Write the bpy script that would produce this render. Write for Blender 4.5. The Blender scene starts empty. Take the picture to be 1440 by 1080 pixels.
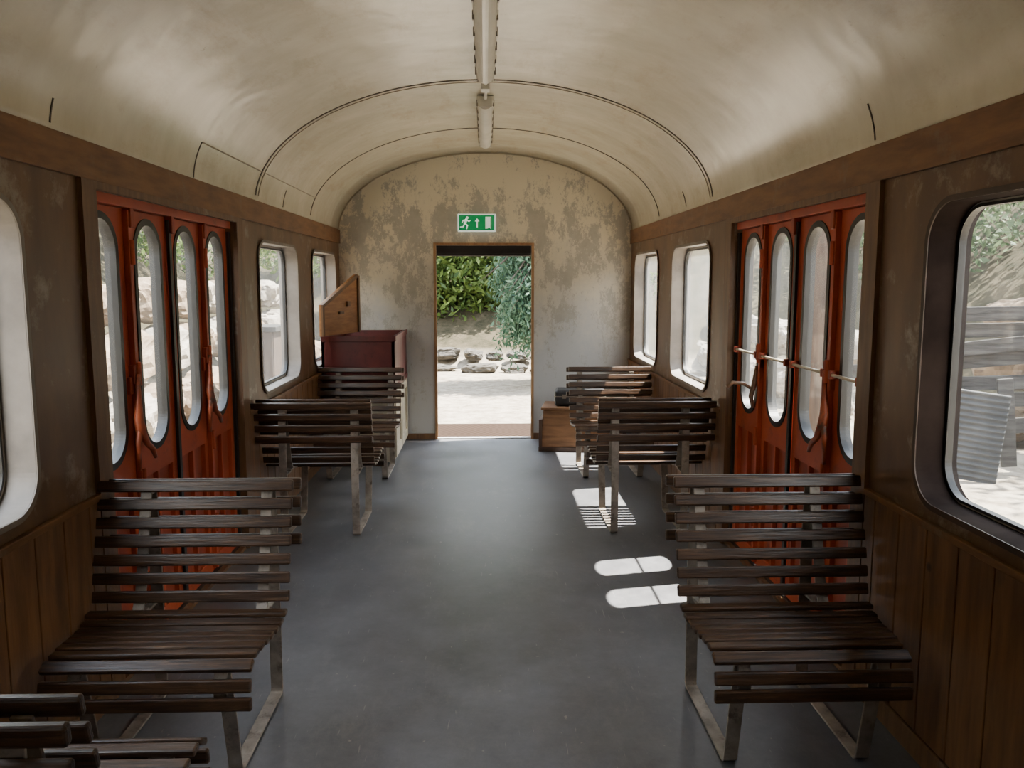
import bpy, bmesh, math, random
import numpy as np
from mathutils import Vector, Matrix, Euler, noise
random.seed(7)
rng = np.random.default_rng(5)
C = bpy.context.scene.collection
D = bpy.data

# ------------------------------------------------------------ materials
def new_mat(name):
    m = D.materials.new(name); m.use_nodes = True
    nt = m.node_tree
    return m, nt, nt.nodes['Principled BSDF'], nt.nodes['Material Output']

def N(nt, typ, **kw):
    n = nt.nodes.new(typ)
    for k, v in kw.items():
        setattr(n, k, v)
    return n

def ramp(nt, stops):
    r = nt.nodes.new('ShaderNodeValToRGB')
    e = r.color_ramp.elements
    while len(e) < len(stops): e.new(0.5)
    for i, (p, c) in enumerate(stops):
        e[i].position = p
        e[i].color = (c[0], c[1], c[2], 1) if isinstance(c, (tuple, list)) else (c, c, c, 1)
    return r

def noise_n(nt, scale, detail=6, rough=0.6, stretch=(1, 1, 1), vec=None):
    if vec is None:
        vec = nt.nodes.new('ShaderNodeTexCoord').outputs['Object']
    mp = N(nt, 'ShaderNodeMapping'); mp.inputs['Scale'].default_value = stretch
    nt.links.new(vec, mp.inputs['Vector'])
    n = N(nt, 'ShaderNodeTexNoise')
    n.inputs['Scale'].default_value = scale
    n.inputs['Detail'].default_value = detail
    n.inputs['Roughness'].default_value = rough
    nt.links.new(mp.outputs[0], n.inputs['Vector'])
    return n

def mixc(nt, fac, a, b):
    m = nt.nodes.new('ShaderNodeMix'); m.data_type = 'RGBA'
    for s, v in ((m.inputs[0], fac), (m.inputs[6], a), (m.inputs[7], b)):
        if hasattr(v, 'is_linked'): nt.links.new(v, s)
        elif isinstance(v, (tuple, list)): s.default_value = (v[0], v[1], v[2], 1)
        else: s.default_value = v
    return m.outputs[2]

def pm(name, c1, c2, scale=8, rough=0.6, metal=0, bump=0.0, stretch=(1, 1, 1), lo=0.35, hi=0.65,
       c3=None, s3=3.0, lo3=0.52, hi3=0.6, stretch3=(1, 1, 1), detail=6, spec=0.5, knots=None):
    m, nt, b, o = new_mat(name)
    n = noise_n(nt, scale, detail, 0.6, stretch)
    r = ramp(nt, [(lo, c1), (hi, c2)])
    nt.links.new(n.outputs[0], r.inputs[0])
    col = r.outputs[0]
    if c3 is not None:
        n3 = noise_n(nt, s3, 10, 0.72, stretch3)
        r3 = ramp(nt, [(lo3, 0.0), (hi3, 1.0)])
        nt.links.new(n3.outputs[0], r3.inputs[0])
        col = mixc(nt, r3.outputs[0], col, c3)
    if knots is not None:
        vo = N(nt, 'ShaderNodeTexVoronoi'); vo.inputs['Scale'].default_value = 4.5
        tc = N(nt, 'ShaderNodeTexCoord'); nt.links.new(tc.outputs['Object'], vo.inputs['Vector'])
        rk = ramp(nt, [(0.045, 0.85), (0.085, 0.0)]); nt.links.new(vo.outputs['Distance'], rk.inputs[0])
        col = mixc(nt, rk.outputs[0], col, knots)
    nt.links.new(col, b.inputs['Base Color'])
    b.inputs['Roughness'].default_value = rough
    b.inputs['Metallic'].default_value = metal
    b.inputs['Specular IOR Level'].default_value = spec
    if bump:
        bp = N(nt, 'ShaderNodeBump'); bp.inputs['Strength'].default_value = bump
        bp.inputs['Distance'].default_value = 0.01
        nt.links.new(n.outputs[0], bp.inputs['Height'])
        nt.links.new(bp.outputs[0], b.inputs['Normal'])
    return m

M_slat = pm('slat_wood', (0.022, 0.011, 0.006), (0.080, 0.038, 0.017), 12, 0.34, bump=0.25, stretch=(0.5, 8, 8), c3=(0.19, 0.105, 0.052), s3=6, lo3=0.56, hi3=0.76, stretch3=(0.6, 6, 6))
M_frame = pm('frame_steel', (0.17, 0.138, 0.11), (0.36, 0.305, 0.25), 9, 0.5, 0.1, 0.1, c3=(0.08, 0.05, 0.034), s3=12, lo3=0.53, hi3=0.68)
M_wallp = pm('brown_panel', (0.105, 0.052, 0.023), (0.18, 0.092, 0.04), 5, 0.42, bump=0.1, stretch=(1, 1, 0.35), c3=(0.27, 0.22, 0.17), s3=5.2, lo3=0.55, hi3=0.68)
M_fascia = pm('fascia_wood', (0.14, 0.06, 0.021), (0.235, 0.108, 0.038), 5, 0.55, bump=0.2, stretch=(2, 0.7, 4), c3=(0.20, 0.13, 0.08), s3=6, lo3=0.55, hi3=0.72, knots=(0.05, 0.024, 0.012))
M_wain = pm('wainscot_wood', (0.125, 0.053, 0.019), (0.225, 0.102, 0.036), 5, 0.5, bump=0.2, stretch=(4, 4, 0.5), c3=(0.07, 0.034, 0.016), s3=3, lo3=0.54, hi3=0.75, stretch3=(2, 2, 0.7), knots=(0.05, 0.025, 0.012))
M_jamb = pm('jamb_wood', (0.115, 0.055, 0.025), (0.19, 0.095, 0.041), 6, 0.5, bump=0.15, stretch=(4, 4, 0.6), c3=(0.22, 0.17, 0.125), s3=5.5, lo3=0.58, hi3=0.7)
M_dframe = pm('doorframe_wood', (0.24, 0.125, 0.055), (0.38, 0.215, 0.10), 6, 0.5, bump=0.15, stretch=(4, 4, 0.6))
M_red = pm('door_red_paint', (0.37, 0.052, 0.015), (0.49, 0.080, 0.024), 4, 0.5, bump=0.05, c3=(0.17, 0.035, 0.017), s3=6, lo3=0.56, hi3=0.74)
M_redd = pm('door_red_dark', (0.27, 0.038, 0.013), (0.37, 0.058, 0.019), 4, 0.55, c3=(0.12, 0.024, 0.012), s3=5, lo3=0.56, hi3=0.74)
M_lever = pm('lever_worn_paint', (0.28, 0.055, 0.02), (0.42, 0.09, 0.032), 14, 0.4, 0.0, c3=(0.08, 0.04, 0.026), s3=9, lo3=0.5, hi3=0.62)
M_leverd = pm('lever_dark_metal', (0.16, 0.08, 0.045), (0.32, 0.2, 0.13), 14, 0.35, 0.3)
M_rubber = pm('black_rubber', (0.008, 0.008, 0.008), (0.018, 0.017, 0.016), 8, 0.45)
M_chrome = pm('worn_bar_metal', (0.50, 0.44, 0.34), (0.72, 0.65, 0.53), 20, 0.35, 0.6)
M_winfr = pm('window_frame_metal', (0.19, 0.165, 0.145), (0.30, 0.265, 0.23), 4, 0.55, 0.1, c3=(0.13, 0.09, 0.068), s3=5, lo3=0.58, hi3=0.75, spec=0.3)
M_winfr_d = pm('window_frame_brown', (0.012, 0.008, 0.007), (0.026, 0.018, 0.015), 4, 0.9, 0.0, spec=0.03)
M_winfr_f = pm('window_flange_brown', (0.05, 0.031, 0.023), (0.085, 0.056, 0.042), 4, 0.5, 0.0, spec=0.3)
M_winfr_s = pm('window_inner_rim', (0.35, 0.32, 0.29), (0.5, 0.46, 0.42), 5, 0.4, 0.2)
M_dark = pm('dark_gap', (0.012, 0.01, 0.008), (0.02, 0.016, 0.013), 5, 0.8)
M_seam = pm('seam_dark', (0.07, 0.055, 0.035), (0.14, 0.11, 0.075), 5, 0.7)
M_seaml = pm('seam_light', (0.30, 0.25, 0.165), (0.38, 0.32, 0.22), 5, 0.6)
M_burg = pm('burgundy_paint', (0.085, 0.013, 0.013), (0.14, 0.024, 0.020), 5, 0.4, c3=(0.045, 0.01, 0.008), s3=6, lo3=0.55, hi3=0.7)
M_cab = pm('cabinet_cream', (0.42, 0.36, 0.26), (0.55, 0.49, 0.37), 4, 0.55)
M_lid = pm('lid_wood', (0.25, 0.10, 0.031), (0.40, 0.18, 0.06), 4, 0.5, bump=0.1, stretch=(1, 1, 7))
M_leather = pm('trunk_wood', (0.14, 0.062, 0.024), (0.25, 0.12, 0.05), 6, 0.55, bump=0.15, stretch=(0.7, 3, 5))
M_leather2 = pm('case_black', (0.014, 0.014, 0.016), (0.03, 0.03, 0.034), 9, 0.45)
M_strap = pm('strap_dark', (0.045, 0.02, 0.01), (0.075, 0.036, 0.018), 9, 0.5)
M_white = pm('fixture_white', (0.55, 0.53, 0.45), (0.65, 0.63, 0.55), 5, 0.4)
M_clip = pm('clip_metal', (0.2, 0.17, 0.13), (0.3, 0.26, 0.21), 20, 0.35, 0.5)
M_stone = pm('sandstone', (0.10, 0.066, 0.040), (0.25, 0.19, 0.125), 2.6, 0.9, bump=1.0, c3=(0.08, 0.045, 0.024), s3=2.2, lo3=0.5, hi3=0.62, detail=12)
M_stone2 = pm('pale_rock', (0.15, 0.13, 0.105), (0.32, 0.285, 0.235), 2.8, 0.9, bump=1.0, c3=(0.09, 0.066, 0.045), s3=2.4, lo3=0.52, hi3=0.66, detail=12)
M_ochre = pm('ochre_block', (0.07, 0.044, 0.023), (0.17, 0.118, 0.066), 2.6, 0.9, bump=1.0, c3=(0.05, 0.028, 0.015), s3=2.2, lo3=0.5, hi3=0.62, detail=12)
M_ledge = pm('ledge_rock', (0.022, 0.019, 0.015), (0.075, 0.065, 0.05), 4, 0.9, bump=1.0, detail=12)
M_plank = pm('weathered_plank', (0.018, 0.017, 0.016), (0.062, 0.059, 0.055), 5, 0.85, bump=0.5, stretch=(0.6, 6, 6), spec=0.2)
M_corr = pm('corrugated_zinc', (0.028, 0.030, 0.032), (0.06, 0.062, 0.064), 3, 0.6, 0.1, spec=0.2)
M_post = pm('timber_post', (0.03, 0.018, 0.012), (0.065, 0.041, 0.027), 6, 0.85, bump=0.3, stretch=(5, 5, 0.6))
M_bark = pm('bark', (0.035, 0.027, 0.02), (0.085, 0.067, 0.05), 8, 0.9, bump=0.5, stretch=(4, 4, 0.8))

def leafmat(name, c1, c2, tr=0.35):
    m, nt, b, o = new_mat(name)
    g = N(nt, 'ShaderNodeNewGeometry')
    r = ramp(nt, [(0.0, c1), (1.0, c2)])
    nt.links.new(g.outputs['Random Per Island'], r.inputs[0])
    nt.links.new(r.outputs[0], b.inputs['Base Color'])
    b.inputs['Roughness'].default_value = 0.55
    b.inputs['Specular IOR Level'].default_value = 0.25
    t = N(nt, 'ShaderNodeBsdfTranslucent'); nt.links.new(r.outputs[0], t.inputs[0])
    mx = N(nt, 'ShaderNodeMixShader'); mx.inputs[0].default_value = tr
    nt.links.new(b.outputs[0], mx.inputs[1]); nt.links.new(t.outputs[0], mx.inputs[2])
    nt.links.new(mx.outputs[0], o.inputs[0])
    return m
M_leaf = leafmat('leaves_green', (0.02, 0.046, 0.009), (0.12, 0.17, 0.034))
M_leafp = leafmat('leaves_pale', (0.04, 0.07, 0.03), (0.15, 0.20, 0.10))
M_leafd = leafmat('leaves_bluegreen', (0.014, 0.046, 0.026), (0.12, 0.21, 0.13))

def glass(name, haze, col, scale=2.5):
    m, nt, b, o = new_mat(name)
    nt.nodes.remove(b)
    tr = N(nt, 'ShaderNodeBsdfTransparent'); tr.inputs[0].default_value = (0.98, 0.985, 0.975, 1)
    tl = N(nt, 'ShaderNodeBsdfTranslucent'); tl.inputs[0].default_value = (*col, 1)
    df = N(nt, 'ShaderNodeBsdfDiffuse'); df.inputs[0].default_value = (*col, 1)
    gl = N(nt, 'ShaderNodeBsdfGlossy'); gl.inputs['Roughness'].default_value = 0.03
    n = noise_n(nt, scale, 8, 0.7, (1, 1, 0.6))
    r = ramp(nt, [(0.35, haze * 0.45), (0.7, haze * 1.5)])
    nt.links.new(n.outputs[0], r.inputs[0])
    m0 = N(nt, 'ShaderNodeMixShader'); m0.inputs[0].default_value = 0.5
    nt.links.new(tl.outputs[0], m0.inputs[1]); nt.links.new(df.outputs[0], m0.inputs[2])
    m1 = N(nt, 'ShaderNodeMixShader')
    nt.links.new(r.outputs[0], m1.inputs[0])
    nt.links.new(tr.outputs[0], m1.inputs[1]); nt.links.new(m0.outputs[0], m1.inputs[2])
    m2 = N(nt, 'ShaderNodeMixShader'); m2.inputs[0].default_value = 0.03
    nt.links.new(m1.outputs[0], m2.inputs[1]); nt.links.new(gl.outputs[0], m2.inputs[2])
    nt.links.new(m2.outputs[0], o.inputs[0])
    return m
M_glass = glass('dusty_glass', 0.075, (0.85, 0.88, 0.9))
M_glass_c = glass('cleaner_glass', 0.022, (0.85, 0.88, 0.9))
M_glass_d = glass('dusty_door_glass', 0.03, (0.85, 0.88, 0.88))

def floor_mat():
    m, nt, b, o = new_mat('floor_vinyl')
    n = noise_n(nt, 2.6, 14, 0.8)
    r = ramp(nt, [(0.34, (0.064, 0.064, 0.070)), (0.66, (0.150, 0.149, 0.159))])
    nt.links.new(n.outputs[0], r.inputs[0])
    n3 = noise_n(nt, 1.6, 14, 0.85, (2.0, 0.8, 1))
    r3 = ramp(nt, [(0.52, 0.0), (0.72, 0.55)])
    nt.links.new(n3.outputs[0], r3.inputs[0])
    c = mixc(nt, r3.outputs[0], r.outputs[0], (0.21, 0.20, 0.19))
    n4 = noise_n(nt, 10, 3, 0.5, (9, 0.7, 1))
    r4 = ramp(nt, [(0.69, 0.0), (0.73, 0.5)])
    nt.links.new(n4.outputs[0], r4.inputs[0])
    c = mixc(nt, r4.outputs[0], c, (0.28, 0.26, 0.24))
    n5 = noise_n(nt, 30, 2, 0.5)
    r5 = ramp(nt, [(0.72, 0.0), (0.76, 0.5)])
    nt.links.new(n5.outputs[0], r5.inputs[0])
    c = mixc(nt, r5.outputs[0], c, (0.32, 0.29, 0.25))
    nt.links.new(c, b.inputs['Base Color'])
    rr = ramp(nt, [(0.3, 0.32), (0.7, 0.52)]); nt.links.new(n.outputs[0], rr.inputs[0])
    nt.links.new(rr.outputs[0], b.inputs['Roughness'])
    return m
M_floor = floor_mat()

def ceil_mat():
    m, nt, b, o = new_mat('ceiling_cream')
    n = noise_n(nt, 1.4, 8, 0.65, (1, 1.6, 1))
    r = ramp(nt, [(0.3, (0.54, 0.48, 0.345)), (0.65, (0.69, 0.645, 0.50))])
    nt.links.new(n.outputs[0], r.inputs[0])
    n2 = noise_n(nt, 2.6, 12, 0.78, (2, 0.6, 1.5))
    r2 = ramp(nt, [(0.52, 0.0), (0.74, 0.6)])
    nt.links.new(n2.outputs[0], r2.inputs[0])
    c = mixc(nt, r2.outputs[0], r.outputs[0], (0.46, 0.34, 0.20))
    n4 = noise_n(nt, 12, 8, 0.75)
    r4 = ramp(nt, [(0.66, 0.0), (0.71, 0.45)])
    nt.links.new(n4.outputs[0], r4.inputs[0])
    c = mixc(nt, r4.outputs[0], c, (0.31, 0.25, 0.17))
    nt.links.new(c, b.inputs['Base Color'])
    b.inputs['Roughness'].default_value = 0.25
    b.inputs['Specular IOR Level'].default_value = 0.75
    n3 = noise_n(nt, 2.0, 3, 0.5)
    bp = N(nt, 'ShaderNodeBump'); bp.inputs['Strength'].default_value = 0.4; bp.inputs['Distance'].default_value = 0.03
    nt.links.new(n3.outputs[0], bp.inputs['Height']); nt.links.new(bp.outputs[0], b.inputs['Normal'])
    return m
M_ceil = ceil_mat()

def end_mat():
    m, nt, b, o = new_mat('end_wall_flaking_paint')
    tc = N(nt, 'ShaderNodeTexCoord')
    sep = N(nt, 'ShaderNodeSeparateXYZ'); nt.links.new(tc.outputs['Object'], sep.inputs[0])
    mr = N(nt, 'ShaderNodeMapRange'); mr.inputs['From Min'].default_value = 0.9; mr.inputs['From Max'].default_value = 2.1
    n0 = noise_n(nt, 3.0, 12, 0.8)
    ad = N(nt, 'ShaderNodeMath', operation='MULTIPLY_ADD'); ad.inputs[1].default_value = 2.0
    nt.links.new(n0.outputs[0], ad.inputs[0]); nt.links.new(sep.outputs[2], ad.inputs[2])
    sb = N(nt, 'ShaderNodeMath', operation='SUBTRACT'); sb.inputs[1].default_value = 1.0
    nt.links.new(ad.outputs[0], sb.inputs[0]); nt.links.new(sb.outputs[0], mr.inputs['Value'])
    base = mixc(nt, mr.outputs[0], (0.43, 0.425, 0.415), (0.68, 0.61, 0.46))
    n1 = noise_n(nt, 4.4, 15, 0.82, (1.4, 1, 0.8))
    mr2 = N(nt, 'ShaderNodeMapRange'); mr2.inputs['From Min'].default_value = 0.6; mr2.inputs['From Max'].default_value = 1.8
    nt.links.new(sep.outputs[2], mr2.inputs['Value'])
    mr3 = N(nt, 'ShaderNodeMapRange'); mr3.inputs['From Min'].default_value = 2.62; mr3.inputs['From Max'].default_value = 2.25
    nt.links.new(sep.outputs[2], mr3.inputs['Value'])
    mul = N(nt, 'ShaderNodeMath', operation='MULTIPLY')
    nt.links.new(mr2.outputs[0], mul.inputs[0]); nt.links.new(mr3.outputs[0], mul.inputs[1])
    sc = N(nt, 'ShaderNodeMath', operation='MULTIPLY_ADD'); sc.inputs[1].default_value = 0.085
    nt.links.new(mul.outputs[0], sc.inputs[0]); nt.links.new(n1.outputs[0], sc.inputs[2])
    r1 = ramp(nt, [(0.555, 0.0), (0.595, 1.0)])
    nt.links.new(sc.outputs[0], r1.inputs[0])
    n2 = noise_n(nt, 9, 6, 0.7)
    pc = ramp(nt, [(0.3, (0.30, 0.28, 0.24)), (0.7, (0.40, 0.37, 0.32))])
    nt.links.new(n2.outputs[0], pc.inputs[0])
    f = N(nt, 'ShaderNodeMath', operation='MULTIPLY'); f.inputs[1].default_value = 0.8
    nt.links.new(r1.outputs[0], f.inputs[0])
    c = mixc(nt, f.outputs[0], base, pc.outputs[0])
    nt.links.new(c, b.inputs['Base Color'])
    b.inputs['Roughness'].default_value = 0.6
    return m
M_end = end_mat()

def ground_mat():
    m, nt, b, o = new_mat('gravel_and_slope')
    g = N(nt, 'ShaderNodeNewGeometry')
    sep = N(nt, 'ShaderNodeSeparateXYZ'); nt.links.new(g.outputs['Position'], sep.inputs[0])
    n = noise_n(nt, 6, 12, 0.8); r = ramp(nt, [(0.38, (0.15, 0.122, 0.09)), (0.62, (0.34, 0.295, 0.23))])
    nt.links.new(n.outputs[0], r.inputs[0])
    n2 = noise_n(nt, 3.5, 10, 0.8); r2 = ramp(nt, [(0.35, (0.018, 0.018, 0.009)), (0.65, (0.065, 0.052, 0.032))])
    nt.links.new(n2.outputs[0], r2.inputs[0])
    mr = N(nt, 'ShaderNodeMapRange'); mr.inputs['From Min'].default_value = 0.05; mr.inputs['From Max'].default_value = 0.3
    nt.links.new(sep.outputs[2], mr.inputs['Value'])
    c = mixc(nt, mr.outputs[0], r.outputs[0], r2.outputs[0])
    nt.links.new(c, b.inputs['Base Color']); b.inputs['Roughness'].default_value = 0.95
    b.inputs['Specular IOR Level'].default_value = 0.1
    bp = N(nt, 'ShaderNodeBump'); bp.inputs['Strength'].default_value = 0.6; bp.inputs['Distance'].default_value = 0.03
    nt.links.new(n.outputs[0], bp.inputs['Height']); nt.links.new(bp.outputs[0], b.inputs['Normal'])
    return m
M_ground = ground_mat()

def plate_mat():
    m, nt, b, o = new_mat('tread_plate')
    tc = N(nt, 'ShaderNodeTexCoord')
    ch = N(nt, 'ShaderNodeTexChecker'); ch.inputs['Scale'].default_value = 30
    nt.links.new(tc.outputs['Object'], ch.inputs['Vector'])
    ch.inputs[1].default_value = (0.018, 0.012, 0.009, 1); ch.inputs[2].default_value = (0.042, 0.029, 0.022, 1)
    nt.links.new(ch.outputs[0], b.inputs['Base Color']); b.inputs['Roughness'].default_value = 1.0
    b.inputs['Specular IOR Level'].default_value = 0.0
    return m
M_plate = plate_mat()

def emis(name, col, e):
    m, nt, b, o = new_mat(name)
    n = noise_n(nt, 3, 2); r = ramp(nt, [(0, [c * 0.92 for c in col]), (1, col)])
    nt.links.new(n.outputs[0], r.inputs[0])
    nt.links.new(r.outputs[0], b.inputs['Base Color']); nt.links.new(r.outputs[0], b.inputs['Emission Color'])
    b.inputs['Emission Strength'].default_value = e; b.inputs['Roughness'].default_value = 0.35
    return m
M_green = emis('exit_green', (0.005, 0.19, 0.055), 0.7)
M_signw = emis('exit_white', (0.8, 0.9, 0.8), 0.6)
M_tube = pm('diffuser_acrylic', (0.68, 0.66, 0.58), (0.76, 0.74, 0.66), 4, 0.25)

# ------------------------------------------------------------ mesh helpers
class MB:
    def __init__(s): s.v = []; s.f = []
    def box(s, c, size, R=None):
        c = Vector(c); hx, hy, hz = [k / 2 for k in size]; b = len(s.v)
        for x in (-hx, hx):
            for y in (-hy, hy):
                for z in (-hz, hz):
                    p = Vector((x, y, z))
                    if R is not None: p = R @ p
                    s.v.append(tuple(c + p))
        for q in ((0, 1, 3, 2), (4, 6, 7, 5), (0, 4, 5, 1), (2, 3, 7, 6), (0, 2, 6, 4), (1, 5, 7, 3)):
            s.f.append(tuple(b + i for i in q))
    def bb(s, x0, y0, z0, x1, y1, z1):
        s.box(((x0 + x1) / 2, (y0 + y1) / 2, (z0 + z1) / 2), (abs(x1 - x0), abs(y1 - y0), abs(z1 - z0)))
    def tube(s, pts, r, n=10, caps=True):
        pts = [Vector(p) for p in pts]; b = len(s.v)
        rs = r if isinstance(r, (list, tuple)) else [r] * len(pts)
        prev = None
        for i, p in enumerate(pts):
            t = (pts[min(i + 1, len(pts) - 1)] - pts[max(i - 1, 0)]).normalized()
            if prev is None:
                a = Vector((0, 0, 1)) if abs(t.z) < 0.9 else Vector((1, 0, 0))
                u = t.cross(a).normalized()
            else:
                u = (prev - t * prev.dot(t)).normalized()
            prev = u; w = t.cross(u)
            for k in range(n):
                an = 2 * math.pi * k / n
                s.v.append(tuple(p + (u * math.cos(an) + w * math.sin(an)) * rs[i]))
        for i in range(len(pts) - 1):
            for k in range(n):
                s.f.append((b + i * n + k, b + i * n + (k + 1) % n, b + (i + 1) * n + (k + 1) % n, b + (i + 1) * n + k))
        if caps:
            s.f.append(tuple(b + k for k in range(n))[::-1])
            s.f.append(tuple(b + (len(pts) - 1) * n + k for k in range(n)))
    def ribbon(s, pts, x, width, th):
        P = [Vector((p[0], p[1])) for p in pts]; b = len(s.v)
        for i, p in enumerate(P):
            d0 = (p - P[i - 1]).normalized() if i > 0 else None
            d1 = (P[i + 1] - p).normalized() if i < len(P) - 1 else None
            if d0 is None: d0 = d1
            if d1 is None: d1 = d0
            n0 = Vector((-d0.y, d0.x)); n1 = Vector((-d1.y, d1.x)); m = (n0 + n1)
            m = m / max(m.length_squared, 0.3) * 2
            for sx in (-1, 1):
                for sn in (-1, 1):
                    q = p + m * (sn * th / 2)
                    s.v.append((x + sx * width / 2, q.x, q.y))
        for i in range(len(P) - 1):
            a = b + i * 4; c = a + 4
            for (k, l) in ((0, 1), (1, 3), (3, 2), (2, 0)):
                s.f.append((a + k, a + l, c + l, c + k))
        s.f.append((b, b + 1, b + 3, b + 2)); e = b + (len(P) - 1) * 4
        s.f.append((e, e + 2, e + 3, e + 1))
    def mesh(s, name, mat, smooth=False):
        me = D.meshes.new(name); me.from_pydata(s.v, [], s.f)
        bm = bmesh.new(); bm.from_mesh(me); bmesh.ops.recalc_face_normals(bm, faces=bm.faces); bm.to_mesh(me); bm.free()
        me.materials.append(mat)
        if smooth: me.polygons.foreach_set('use_smooth', [True] * len(me.polygons))
        return me
    def obj(s, name, mat, parent=None, bevel=0, smooth=False, loc=None):
        return mk(name, s.mesh(name, mat, smooth), parent, bevel, loc)

def mk(name, me, parent=None, bevel=0, loc=None):
    o = D.objects.new(name, me); C.objects.link(o)
    if loc is not None: o.location = loc
    if parent: o.parent = parent
    if bevel:
        b = o.modifiers.new('bevel', 'BEVEL'); b.width = bevel; b.segments = 2; b.limit_method = 'ANGLE'
    return o

def empty(name, loc=(0, 0, 0), rz=0):
    o = D.objects.new(name, None); C.objects.link(o); o.location = loc; o.rotation_euler = (0, 0, rz)
    o.empty_display_size = 0.1
    return o

def top(o, label, cat, group=None, kind=None):
    o['label'] = label; o['category'] = cat
    if group: o['group'] = group
    if kind: o['kind'] = kind
    return o
def struct(o, label=None, cat=None):
    o['kind'] = 'structure'
    if label: o['label'] = label
    if cat: o['category'] = cat
    return o

def copy_tree(src, loc, rz=None):
    n = src.copy(); C.objects.link(n); n.location = loc
    if rz is not None: n.rotation_euler = (0, 0, rz)
    def rec(a, b):
        for ch in a.children:
            k = ch.copy(); C.objects.link(k); k.parent = b; rec(ch, k)
    rec(src, n)
    return n

def rr(u0, v0, u1, v1, r, n=14):
    out = []
    for cx, cy, a0 in ((u1 - r, v1 - r, 0), (u0 + r, v1 - r, 90), (u0 + r, v0 + r, 180), (u1 - r, v0 + r, 270)):
        for k in range(n + 1):
            a = math.radians(a0 + 90 * k / n)
            out.append((cx + r * math.cos(a), cy + r * math.sin(a)))
    return out
def rect(u0, v0, u1, v1): return [(u0, v0), (u1, v0), (u1, v1), (u0, v1)]

def plate(name, loops, depth, mat, axes='YZ', w0=0.0):
    cu = D.curves.new('tmp', 'CURVE'); cu.dimensions = '2D'; cu.fill_mode = 'BOTH'; cu.extrude = depth / 2
    for L in loops:
        sp = cu.splines.new('POLY'); sp.points.add(len(L) - 1)
        for i, (u, v) in enumerate(L): sp.points[i].co = (u, v, 0, 1)
        sp.use_cyclic_u = True
    ob = D.objects.new('tmp', cu); C.objects.link(ob)
    bpy.context.view_layer.update()
    dg = bpy.context.evaluated_depsgraph_get()
    me = D.meshes.new_from_object(ob.evaluated_get(dg))
    D.objects.remove(ob); D.curves.remove(cu)
    me.name = name
    for v in me.vertices:
        u, vv, w = v.co
        v.co = (w + w0, u, vv) if axes == 'YZ' else (u, w + w0, vv)
    bm = bmesh.new(); bm.from_mesh(me)
    bmesh.ops.remove_doubles(bm, verts=bm.verts, dist=1e-5)
    bmesh.ops.recalc_face_normals(bm, faces=bm.faces); bm.to_mesh(me); bm.free()
    me.materials.clear(); me.materials.append(mat)
    me.polygons.foreach_set('use_smooth', [False] * len(me.polygons))
    return me

# ------------------------------------------------------------ shell constants
XL, XR = -1.43, 1.4425
CX = (XL + XR) / 2; HW = (XR - XL) / 2
YB, YE = -3.2, 8.24
ZS, ZA = 2.06, 0.755
TH = 0.12
WINS = {'left': [(-1.66, -0.58), (1.54, 2.62), (5.30, 6.38), (6.92, 7.98)],
        'right': [(-1.66, -0.58), (1.61, 2.68), (5.30, 6.38), (6.92, 7.98)]}
OY0, OY1 = 3.02, 4.83
DY0, DY1 = 3.12, 4.83
WZ0, WZ1 = 0.86, 1.835
WR = 0.135

m = MB(); m.bb(XL - TH, YB, -0.05, XR + TH, YE + 0.06, 0.0)
struct(m.obj('floor', M_floor))

for side, xi in (('left', XL), ('right', XR)):
    sgn = -1 if side == 'left' else 1
    loops = [rect(YB, 0.0, YE + 0.06, 2.12)]
    for a, b in WINS[side]: loops.append(rr(a, WZ0, b, WZ1, WR))
    loops.append(rect(OY0, 0.02, OY1, 1.93))
    me = plate('wall_' + side, loops, TH, M_wallp, 'YZ', xi + sgn * TH / 2)
    struct(mk('wall_' + side, me))
def vault_pt(phi, off=0.0):
    return (CX + (HW + off) * math.cos(phi), ZS + (ZA + off) * math.sin(phi))
m = MB(); nseg = 56; ny = 24
for j in range(ny + 1):
    y = YB + (YE + 0.06 - YB) * j / ny
    for i in range(nseg + 1):
        x, z = vault_pt(math.pi * i / nseg); m.v.append((x, y, z))
for j in range(ny):
    for i in range(nseg):
        a = j * (nseg + 1) + i; m.f.append((a, a + 1, a + nseg + 2, a + nseg + 1))
o = m.obj('ceiling', M_ceil, smooth=True); struct(o)
so = o.modifiers.new('thick', 'SOLIDIFY'); so.thickness = 0.05
cen = o.data.polygons[nseg // 2]
so.offset = -1 if cen.normal.z < 0 else 1

def arch_loop(off=0.03, n=40):
    L = [(XL - 0.02, 0.0), (XR + 0.02, 0.0)]
    for i in range(n + 1):
        L.append(vault_pt(math.pi * i / n, off))
    return L
DX0, DX1, DZ = -0.485, 0.455, 1.93
struct(mk('wall_end', plate('wall_end', [arch_loop(), rect(DX0, 0.012, DX1, DZ)], 0.06, M_end, 'XZ', YE + 0.03)))
struct(mk('wall_rear', plate('wall_rear', [arch_loop()], 0.06, M_wallp, 'XZ', YB - 0.03)))
fr = 0.024
me = plate('trim_1', [[(DX0 - fr, 0), (DX0, 0), (DX0, DZ), (DX1, DZ), (DX1, 0), (DX1 + fr, 0), (DX1 + fr, DZ + fr), (DX0 - fr, DZ + fr)]], 0.085, M_dframe, 'XZ', YE + 0.028)
struct(mk('trim_1', me), 'thin brown timber frame around the open end doorway', 'door frame')
m = MB(); m.bb(DX0 - 0.02, YE + 0.075, DZ - 0.075, DX1 + 0.02, YE + 0.17, DZ + 0.02)
m.tube([(DX0, YE + 0.12, DZ - 0.085), (DX1, YE + 0.12, DZ - 0.085)], 0.018)
struct(m.obj('trim_2', M_dark), 'dark outer header above the doorway', 'door frame')
m = MB(); m.bb(DX0 - 0.12, YE + 0.062, -0.03, DX1 + 0.12, 9.12, 0.006)
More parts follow.
